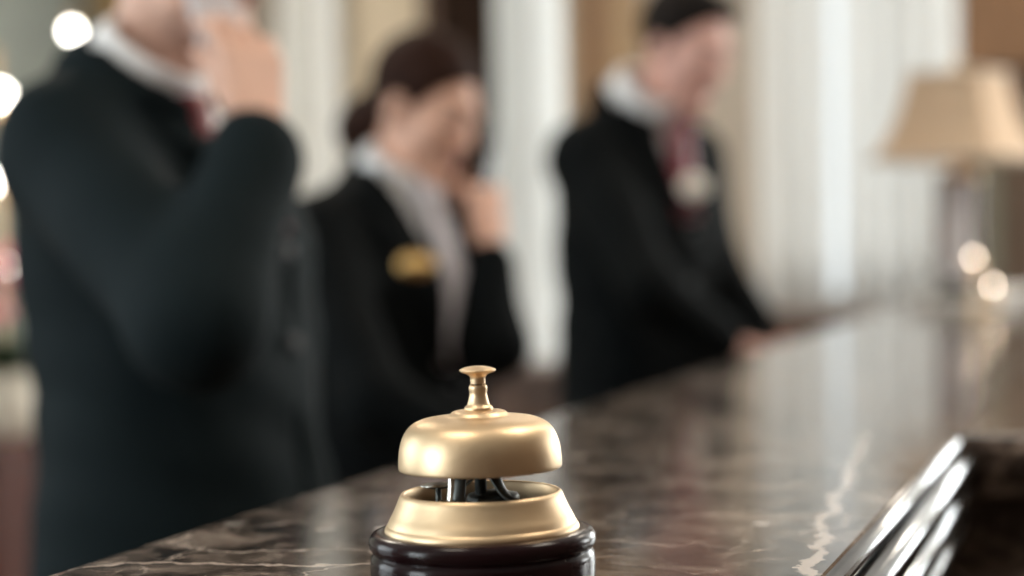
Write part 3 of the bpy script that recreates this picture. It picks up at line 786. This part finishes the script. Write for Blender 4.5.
def person(cfg):
    B = cfg; org = np.array([B['x'], B['y'], 0.0])
    root = empty('person', org, B['label'], 'person', 'reception staff behind the counter', B.get('rz', 0))
    K = B.get('k', 1.0)
    X, Y = B['x'], B['y']
    lo = (X-.45, Y-.50, -.03); hi = (X+.62, Y+.50, B['top'])
    T = [(z, X+dx, Y+dy, rx, ry) for z, dx, dy, rx, ry in B['torso']]
    zs = B['shz']; hc = np.array(B['head']); R = frame(*B['headrot']); q = B.get('hq', 1.0)
    nb = np.array(B['neck'])
    # ---- one continuous body
    G = SDF(lo, hi, .0058)
    G.loft(T, grow=-.022, k=.03)
    hl = hc + R @ (np.array([-.02, 0, -.075])*q)
    G.cone(nb-np.array([0, 0, .05]), hl, B['nr']*1.08, B['nr'], .035)
    head(G, hc, R, q, B.get('fem', False))
    for A in B['arms']:
        G.chain([A['s'], A['e'], A['w']], [.046*K, .038*K, .024*K], .02)
        G.cone(A['w'], np.array(A['w'])+unit(A['d'])*.02, .024*K, .022*K, .012)
        hand(G, np.array(A['w'])+unit(A['d'])*.012, A['d'], A['n'], A['side'], A.get('curl', (.4, .5, .4)), size=A.get('size', 1.0), thumb=A.get('thumb', .6))
    if 'hold' in B:
        fn, c_, L_ = slab_fn(*B['hold'], grow=.0022, off=.006)
        G.op(fn, c_-L_*.6, c_+L_*.6, .0015, 'sub')
    zh = B['hipz']
    for s in (-1, 1):
        hp = (X+.0, Y+s*.09*K, zh); kn = (X+.02, Y+s*.095*K, .49*K); an = (X-.01, Y+s*.10*K, .09)
        G.chain([hp, kn, an], [.078*K, .052*K, .036*K], .03)
        G.cone((an[0]+.0, an[1], .045), (an[0]+.14, an[1]+s*.02, .032), .038, .028, .02)
    G.build('body', B['skin'], root, org)
    face_parts(root, org, hc, R, q, B['hairm'], M_lip)
    hair_short(root, org, hc, R, q, B['hairm'], B.get('bun', False))
    # ---- trousers and shoes
    G = SDF((X-.25, Y-.32, .03), (X+.25, Y+.32, zh+.20), .009)
    G.loft([(zh-.06, X, Y, .115*K, .170*K), (zh+.16, X, Y, .115*K, .160*K)], k=.02)
    for s in (-1, 1):
        hp = (X, Y+s*.09*K, zh); kn = (X+.02, Y+s*.095*K, .49*K); an = (X-.01, Y+s*.10*K, .075)
        G.chain([hp, kn, an], [.098*K, .074*K, .064*K], .02)
    G.ripple(.003, 12, 16, 30); G.build('trousers', B['suit'], root, org)
    for s in (-1, 1):
        ax, ay = X-.01, Y+s*.10*K
        G = SDF((ax-.10, ay-.09, -.02), (ax+.24, ay+.11, .16), .006)
        G.cone((ax-.025, ay, .05), (ax+.06, ay+s*.008, .048), .046, .046, .02).cone((ax+.06, ay+s*.008, .048), (ax+.17, ay+s*.022, .030), .046, .034, .03)
        G.op(lambda x, y, z: 0.004-z+0*x+0*y, G.lo, G.lo+G.h*G.n, 0, 'cut')
        G.build('shoe', M_shoe, root, org)
    # ---- shirt with collar and cuffs
    zt, zbt = B['vtop'], B['vbot']
    G = SDF(lo, hi, .0065)
    G.loft([t for t in T if t[0] > .9], grow=-.006, k=.02)
    ca_ = unit(B['collar_axis']); cc = np.array(B['collar'])
    def ann(x, y, z, r0=B['cr'], w_=.0065, hh=B.get('ch', .026)):
        dx, dy, dz = x-cc[0], y-cc[1], z-cc[2]; h_ = dx*ca_[0]+dy*ca_[1]+dz*ca_[2]
        r_ = np.sqrt(np.maximum(dx*dx+dy*dy+dz*dz-h_*h_, 0))
        return np.maximum(np.abs(r_-(r0-.12*h_))-w_, np.abs(h_)-hh)
    G.op(ann, cc-.12, cc+.12, .008)
    for A in (B['arms'] if B.get('cuffs', True) else []):
        w_ = np.array(A['w']); e_ = np.array(A['e']); dd = unit(w_-e_)
        G.cone(w_-dd*.05, w_-dd*.006, .038*K, .035*K, .006)
    G.build('shirt', M_shirt, root, org)
    # ---- jacket
    h_ = .0075
    G = SDF(lo, hi, h_)
    jk = [(t[0], t[1], t[2], t[3]+.012, t[4]+.012) for t in T]
    G.loft(jk, p=2.3, k=.02)
    def jcol(x, y, z):
        dx, dy, dz = x-cc[0]+ca_[0]*.034, y-cc[1], z-cc[2]+ca_[2]*.034; h2 = dx*ca_[0]+dy*ca_[1]+dz*ca_[2]
        r_ = np.sqrt(np.maximum(dx*dx+dy*dy+dz*dz-h2*h2, 0))
        return np.maximum(np.abs(r_-(B['cr']+.017-.25*h2))-.0085, np.abs(h2)-.022)
    G.op(jcol, cc-.14, cc+.14, .02)
    # creases in the cloth
    G.ripple(.0034, 23, 19, 17, B['ph']); G.ripple(.0022, 9, 31, 44, B['ph']*2)
    lapelD = G.D.copy()
    # neck hole and front opening
    G.cone(cc-ca_*.055, cc+ca_*.14, B['cr']+.009, B['cr']+.022, .004, 'sub')
    lean = B.get('vlean', 0.0)
    def vhalf(z): return np.clip((z-zbt)/(zt-zbt), 0, 1)*B['vw']
    def vcut(x, y, z):
        yc = nb[1]+lean*(zt-z)
        return np.maximum(np.maximum(np.abs(y-yc)-vhalf(z), zbt-z), X+B['vx']-x)*.85
    G.op(vcut, (X-.1, Y-.3, zbt-.02), (X+.4, Y+.3, zt+.12), .004, 'sub')
    # front closing line and hem opening
    G.op(lambda x, y, z: np.maximum(np.maximum(np.abs(y-nb[1]-lean*(zt-zbt)-.012)-.0035, np.maximum(z-zbt, .3-z)), X+.05-x), (X, Y-.1, .6), (X+.35, Y+.1, zbt), .003, 'sub')
    for A in B['arms']:
        s_, e_, w_ = (np.array(A[k_]) for k_ in 'sew'); dd = unit(w_-e_)
        sw = A.get('sl', 1.0)
        G.cone(s_+np.array([0, 0, -.012]), e_, .074*K*sw, .063*K*sw, .045)
        G.cone(e_, w_-dd*.022, .063*K*sw, .051*K*sw, .03)
        G.cone(s_+np.array([0, (nb[1]-s_[1])*.5, .02]), s_, .060*K, .066*K, .05)
    G.ripple(.0030, 27, 21, 25, B['ph']*1.7)
    G.build('jacket', B['suit'], root, org)
    # lapels: cloth folded back along the opening
    G2 = SDF(lo, hi, h_); G2.D[:] = np.abs(lapelD-.004)-.0065
    def band(x, y, z):
        yc = nb[1]+lean*(zt-z); t = np.clip((z-zbt)/(zt-zbt), 0, 1); bw = .014+.058*np.sin(np.clip(t, 0, 1)*1.9)*(t < .80)+.030*(t >= .80)
        a_ = np.abs(y-yc)-vhalf(z)
        return np.maximum(np.maximum(np.maximum(-a_-.001, a_-bw), np.maximum(zbt+.005-z, z-zt-.01)), X+B['vx']-x)
    G2.op(band, G2.lo, G2.lo+G2.h*G2.n, 0, 'cut')
    G2.build('lapel', B['suit'], root, org)
    # front buttons
    fr = lambda z: max(np.interp(z, [t[0] for t in T][::-1], [t[1]+t[3] for t in T][::-1]) if T[0][0] > T[-1][0] else np.interp(z, [t[0] for t in T], [t[1]+t[3] for t in T]), X)
    for k_ in range(2):
        z_ = zbt-.03-.11*k_
        MB().ball((fr(z_)+.016-org[0], nb[1]+lean*(zt-zbt)+.004-org[1], z_), (.005, .011, .011), 14, 8).build('button', M_black, root, smooth=True)
    return root, org, fr, nb

def neckwear(name, m, root, org, pts, widths, thick=.006):
    """a strip of silk lying on the shirt front"""
    v = []; f = []
    for (x, y, z), w_ in zip(pts, widths):
        v += [(x-org[0], y-w_-org[1], z), (x+thick-org[0], y-org[1]-w_*.55, z), (x+thick*1.3-org[0], y-org[1], z), (x+thick-org[0], y-org[1]+w_*.55, z), (x-org[0], y+w_-org[1], z), (x-thick*.3-org[0], y-org[1], z)]
    n = 6
    for i in range(len(pts)-1):
        for k in range(n):
            l = (k+1) % n; f.append((i*n+k, i*n+l, (i+1)*n+l, (i+1)*n+k))
    f.append(tuple(range(n))); f.append(tuple((len(pts)-1)*n+k for k in range(n))[::-1])
    return MB().add(v, f).build(name, m, root, smooth=True)

def local(x, y, rz):
    """picture point -> the person's own unturned frame"""
    c_, s_ = math.cos(-rz), math.sin(-rz)
    def f(px, py, Z):
        p = P(px, py, Z); dx, dy = p[0]-x, p[1]-y
        return np.array([x+c_*dx-s_*dy, y+s_*dx+c_*dy, p[2]])
    f.dir = lambda v: np.array([c_*v[0]-s_*v[1], s_*v[0]+c_*v[1], v[2]])
    return f
PH1 = ((230, 64, 2.36), (194, -62, 2.34), (-.5, .85, 0), .030, .010)
PH2 = ((483, 196, 3.52), (493, 124, 3.58), (-.8, .3, 0), .022, .010)
def held(Q, p): return (Q(*p[0]), Q(*p[1]), Q.dir(p[2]), p[3], p[4])
# --- man with the white phone
x1, y1, r1 = -1.148, 2.28, -.10
Q = local(x1, y1, r1)
m1, o1, fr1, nb1 = person(dict(
    x=x1, y=y1, rz=r1, hold=held(Q, PH1), top=1.80, label='person in a charcoal suit and red tie holding a white phone to the ear', suit=M_suit1, skin=M_skin1, hairm=M_hair, ph=.7,
    torso=[(.74, .025, 0, .168, .212), (.90, .022, 0, .156, .192), (1.08, .018, 0, .142, .178), (1.26, .0, 0, .150, .186), (1.36, -.016, 0, .130, .176), (1.42, -.042, 0, .082, .142), (1.455, -.035, 0, .060, .092)],
    shz=1.41, hipz=.90, neck=(x1-.005, y1, 1.445), nr=.056, head=Q(190, -68, 2.44), headrot=(.20, .0),
    collar=Q(150, 62, 2.44), collar_axis=(.72, 0, 1), cr=.067, ch=.020, vtop=1.47, vbot=1.27, vw=.125, vx=-.05,
    arms=[dict(s=(x1-.022, y1-.168, 1.370), e=Q(198, 322, 2.13), w=Q(262, 142, 2.25), d=Q(246, 30, 2.29)-Q(262, 142, 2.25), n=(-.80, .60, 0), side=1, curl=(.30, .55, .45), size=1.0, thumb=.2, sl=1.06),
          dict(s=(x1-.035, y1+.172, 1.372), e=(x1-.05, y1+.25, 1.11), w=(x1-.02, y1+.25, .86), d=(.3, 0, -1), n=(0, -1, 0), side=-1)]))
def knot(col, ca, cr, drop=.0):
    ca = unit(ca); f = unit((ca[2], 0, -ca[0])); return col+f*(cr+.004)-ca*drop
kn = knot(Q(150, 62, 2.44), (.72, 0, 1), .067, .012)
neckwear('tie', M_tie, m1, o1, [kn+(0, 0, .012), kn+(.010, 0, 0), kn+(.016, 0, -.026), kn+(.022, 0, -.045), (fr1(1.34)+.008, kn[1], 1.34), (fr1(1.29)+.006, y1, 1.29), (fr1(1.27)+.004, y1, 1.265)], [.026, .030, .022, .027, .034, .036, .036], .012)
# --- woman with the dark phone
x2, y2, r2 = -1.245, 3.33, -.38
Q = local(x2, y2, r2)
m2, o2, fr2, nb2 = person(dict(
    x=x2, y=y2, rz=r2, hold=held(Q, PH2), top=1.72, label='person in a black jacket and pale scarf holding a dark phone to the face', suit=M_suit, skin=M_skin2, hairm=M_hair2, bun=True, fem=True, ph=2.1, k=.88, hq=.97, cuffs=False,
    torso=[(.74, -.01, 0, .150, .205), (.88, -.01, 0, .140, .195), (1.04, -.01, 0, .118, .160), (1.18, .005, 0, .132, .168), (1.28, -.015, 0, .108, .165), (1.325, -.012, 0, .084, .125), (1.36, .0, 0, .056, .075)],
    shz=1.28, hipz=.84, neck=(x2+.005, y2, 1.335), nr=.047, head=Q(425, 108, 3.52), headrot=(.42, .02),
    collar=Q(398, 166, 3.53), collar_axis=(.6, 0, 1), cr=.060, ch=.018, vtop=1.37, vbot=1.03, vw=.085, vx=.02,
    arms=[dict(s=(x2-.015, y2-.182, 1.262), e=Q(376, 405, 3.20), w=Q(455, 432, 3.18), d=(1, .2, -.3), n=(.1, .3, -1), side=1, curl=(.5, .6, .4), size=.92),
          dict(s=(x2-.01, y2+.165, 1.262), e=Q(494, 345, 3.46), w=Q(489, 254, 3.50), d=Q(484, 180, 3.52)-Q(489, 254, 3.50), n=(-.80, .1, 0), side=-1, curl=(.65, .95, .6), size=1.06, thumb=.3)]))
neckwear('neck_scarf', M_scarf, m2, o2, [(x2+.068, y2, 1.350), (x2+.088, y2, 1.335), (x2+.092, y2, 1.312), (fr2(1.28)+.012, y2, 1.28), (fr2(1.20)+.006, y2, 1.20), (fr2(1.10)+.004, y2, 1.10), (fr2(1.04)+.004, y2, 1.035)], [.030, .034, .022, .030, .038, .036, .030], .014)
# --- man looking down
x3, y3, r3 = -1.058, 4.36, -.52
Q = local(x3, y3, r3)
m3, o3, fr3, nb3 = person(dict(
    x=x3, y=y3, rz=r3, top=1.90, label='person in a black suit and dark red tie looking down, hands on the desk', suit=M_suit, skin=M_skin3, hairm=M_hair, ph=4.0,
    torso=[(.74, .01, 0, .150, .195), (.90, .005, 0, .142, .185), (1.10, .0, 0, .135, .175), (1.30, .0, 0, .138, .180), (1.41, -.005, 0, .122, .172), (1.475, .005, 0, .095, .145), (1.51, .02, 0, .070, .095)],
    shz=1.45, hipz=.92, neck=(x3+.03, y3, 1.49), nr=.056, head=Q(685, 48, 4.40), headrot=(.42, .0), hq=1.03,
    collar=Q(643, 97, 4.40), collar_axis=(.85, 0, 1), cr=.072, ch=.034, vtop=1.53, vbot=1.29, vw=.075, vx=.03,
    arms=[dict(s=(x3+.005, y3-.165, 1.425), e=Q(652, 292, 4.16), w=Q(727, 345, 4.20), d=Q(765, 351, 4.25)-Q(727, 345, 4.20), n=(0, 0, -1), side=1, curl=(.20, .30, .3)),
          dict(s=(x3+.005, y3+.165, 1.425), e=Q(715, 275, 4.55), w=Q(766, 342, 4.46), d=Q(790, 347, 4.46)-Q(766, 342, 4.46), n=(0, 0, -1), side=-1, curl=(.20, .30, .3))]))
neckwear('tie', M_tie3, m3, o3, [(x3+.118, y3, 1.500), (x3+.132, y3, 1.487), (x3+.136, y3, 1.462), (fr3(1.43)+.020, y3, 1.43), (fr3(1.38)+.010, y3, 1.38), (fr3(1.33)+.006, y3, 1.33), (fr3(1.29)+.004, y3, 1.285)], [.032, .034, .028, .036, .043, .046, .046], .012)

# name badges pinned to the jackets
def badge(root, org, p, m, ry, rz, nm='name_badge'):
    o = MB().lathe([(0, -.002), (.9, -.002), (1, 0), (.9, .0022), (0, .003)], 36).build(nm, m, root, smooth=True)
    o.scale = (rz, ry, 1.6); o.location = np.array(p)-org; o.rotation_euler = (0, math.radians(80), math.radians(-38)); return o
badge(m2, o2, local(x2, y2, r2)(416, 265, 3.26), M_gold, .030, .019)
badge(m3, o3, local(x3, y3, r3)(694, 187, 4.27), M_silver, .030, .026)

# phones: slim handsets with an earpiece and a mouthpiece
def phone(name, a, b, n, m, label, w=.024, t=.010):
    a, b = np.array(a), np.array(b); ax = unit(b-a); n = unit(np.array(n)-ax*np.dot(n, ax)); s = np.cross(ax, n); L = np.linalg.norm(b-a)
    org = (a+b)/2
    root = empty(name, org, label, 'phone')
    fn, _, _ = slab_fn(a-org, b-org, n, w, t)
    g = SDF(-np.ones(3)*(.5*L+.03), np.ones(3)*(.5*L+.03), .0045)
    g.op(fn, g.lo, g.lo+g.h*g.n, .001); g.build('handset', m, root)
    for e in (-1, 1):
        c = ax*e*(.5*L-.028)+n*.015
        gg = SDF(c-.03, c+.03, .003); gg.ell(c, (.012, .015, .005), np.stack([ax, s, n], 1), .001); gg.build('earpiece' if e > 0 else 'mouthpiece', M_black if m is M_phone_b else M_phone_w, root)
    return root
phone('telephone_handset', P(*PH1[0]), P(*PH1[1]), PH1[2], M_phone_w, 'white phone held to the ear of the person in charcoal', w=.030)
phone('telephone_handset', P(*PH2[0]), P(*PH2[1]), PH2[2], M_phone_b, 'dark phone held in the raised hand of the person with the scarf', w=.022)

# ------------------------------------------------------------------ light
def area(name, loc, rot, sx, sy, power, col):
    l = bpy.data.lights.new(name, 'AREA'); l.shape = 'RECTANGLE'; l.size = sx; l.size_y = sy; l.energy = power; l.color = col
    o = bpy.data.objects.new(name, l); o.location = loc; o.rotation_euler = rot; return put(o)
R90 = math.pi/2
area('window_light', (XL-.17, -2.75, 1.85), (0, -R90, 0), 2.1, 2.5, 235, (.92, .97, 1.0))
area('window_light', (XL-.17, 1.6, 1.85), (0, -R90, 0), 2.1, 2.0, 60, (.90, .96, 1.0))
area('window_light', (XR+.17, 6.85, 1.7), (0, R90, 0), 2.4, 2.7, 220, (1.0, .98, .95))
area('window_light', (1.35, YF+.17, 1.62), (-R90, 0, 0), 2.3, 2.5, 140, (1.0, .99, .97))
# flush ceiling lamps
def ceiling_lamp(x, y, p, label):
    t = empty('ceiling_lamp', (x, y, ZT), label, 'lamp', 'ceiling lamps over the lobby')
    MB().lathe([(0, 0), (.36, 0), (.37, -.02), (.35, -.05), (.34, -.05), (.34, -.01), (0, -.01)], 40).build('rim', M_brass, t, smooth=True)
    MB().lathe([(0, -.085), (.17, -.08), (.29, -.06), (.335, -.035), (.335, -.012), (0, -.012)], 40).build('diffuser', mat('lit_diffuser', (1, .95, .86), .5, emit=(1, .90, .76), estr=p), t, smooth=True)
ceiling_lamp(-.9, .4, 15, 'round lit ceiling lamp with brass rim above the near end of the counter')
ceiling_lamp(-2.6, 4.2, 23, 'round lit ceiling lamp with brass rim behind the staff')
ceiling_lamp(.8, 4.8, 23, 'round lit ceiling lamp with brass rim above the guest side')
ceiling_lamp(.7, 1.9, 23, 'round lit ceiling lamp with brass rim above the ribbed counter edge')
ceiling_lamp(-3.4, 6.6, 23, 'round lit ceiling lamp with brass rim near the dark doorway')
ceiling_lamp(-1.5, 6.6, 23, 'round lit ceiling lamp with brass rim near the sheer curtains')

w = bpy.data.worlds.new('daylight'); SC.world = w; w.use_nodes = True
bg = w.node_tree.nodes['Background']; bg.inputs[0].default_value = (.93, .97, 1.0, 1); bg.inputs[1].default_value = 1.25

# ------------------------------------------------------------------ camera
import mathutils
cd = bpy.data.cameras.new('camera'); cam = bpy.data.objects.new('camera', cd); put(cam); SC.camera = cam
cd.sensor_width = 36; cd.lens = F/1024*36; cd.clip_start = .02
mw = mathutils.Matrix([list(r) for r in M]).to_4x4(); mw.translation = CAM.tolist(); cam.matrix_world = mw
cd.dof.use_dof = True; cd.dof.focus_distance = 1.045; cd.dof.aperture_fstop = F/1024*36/1000/.0215; cd.dof.aperture_blades = 0
SC.view_settings.view_transform = 'Standard'; SC.view_settings.look = 'None'; SC.view_settings.gamma = 1; SC.view_settings.use_curve_mapping = False
SC.view_settings.exposure = 0.25
SC.cycles.use_denoising = True
SC.cycles.max_bounces = 8; SC.cycles.diffuse_bounces = 5; SC.cycles.glossy_bounces = 4
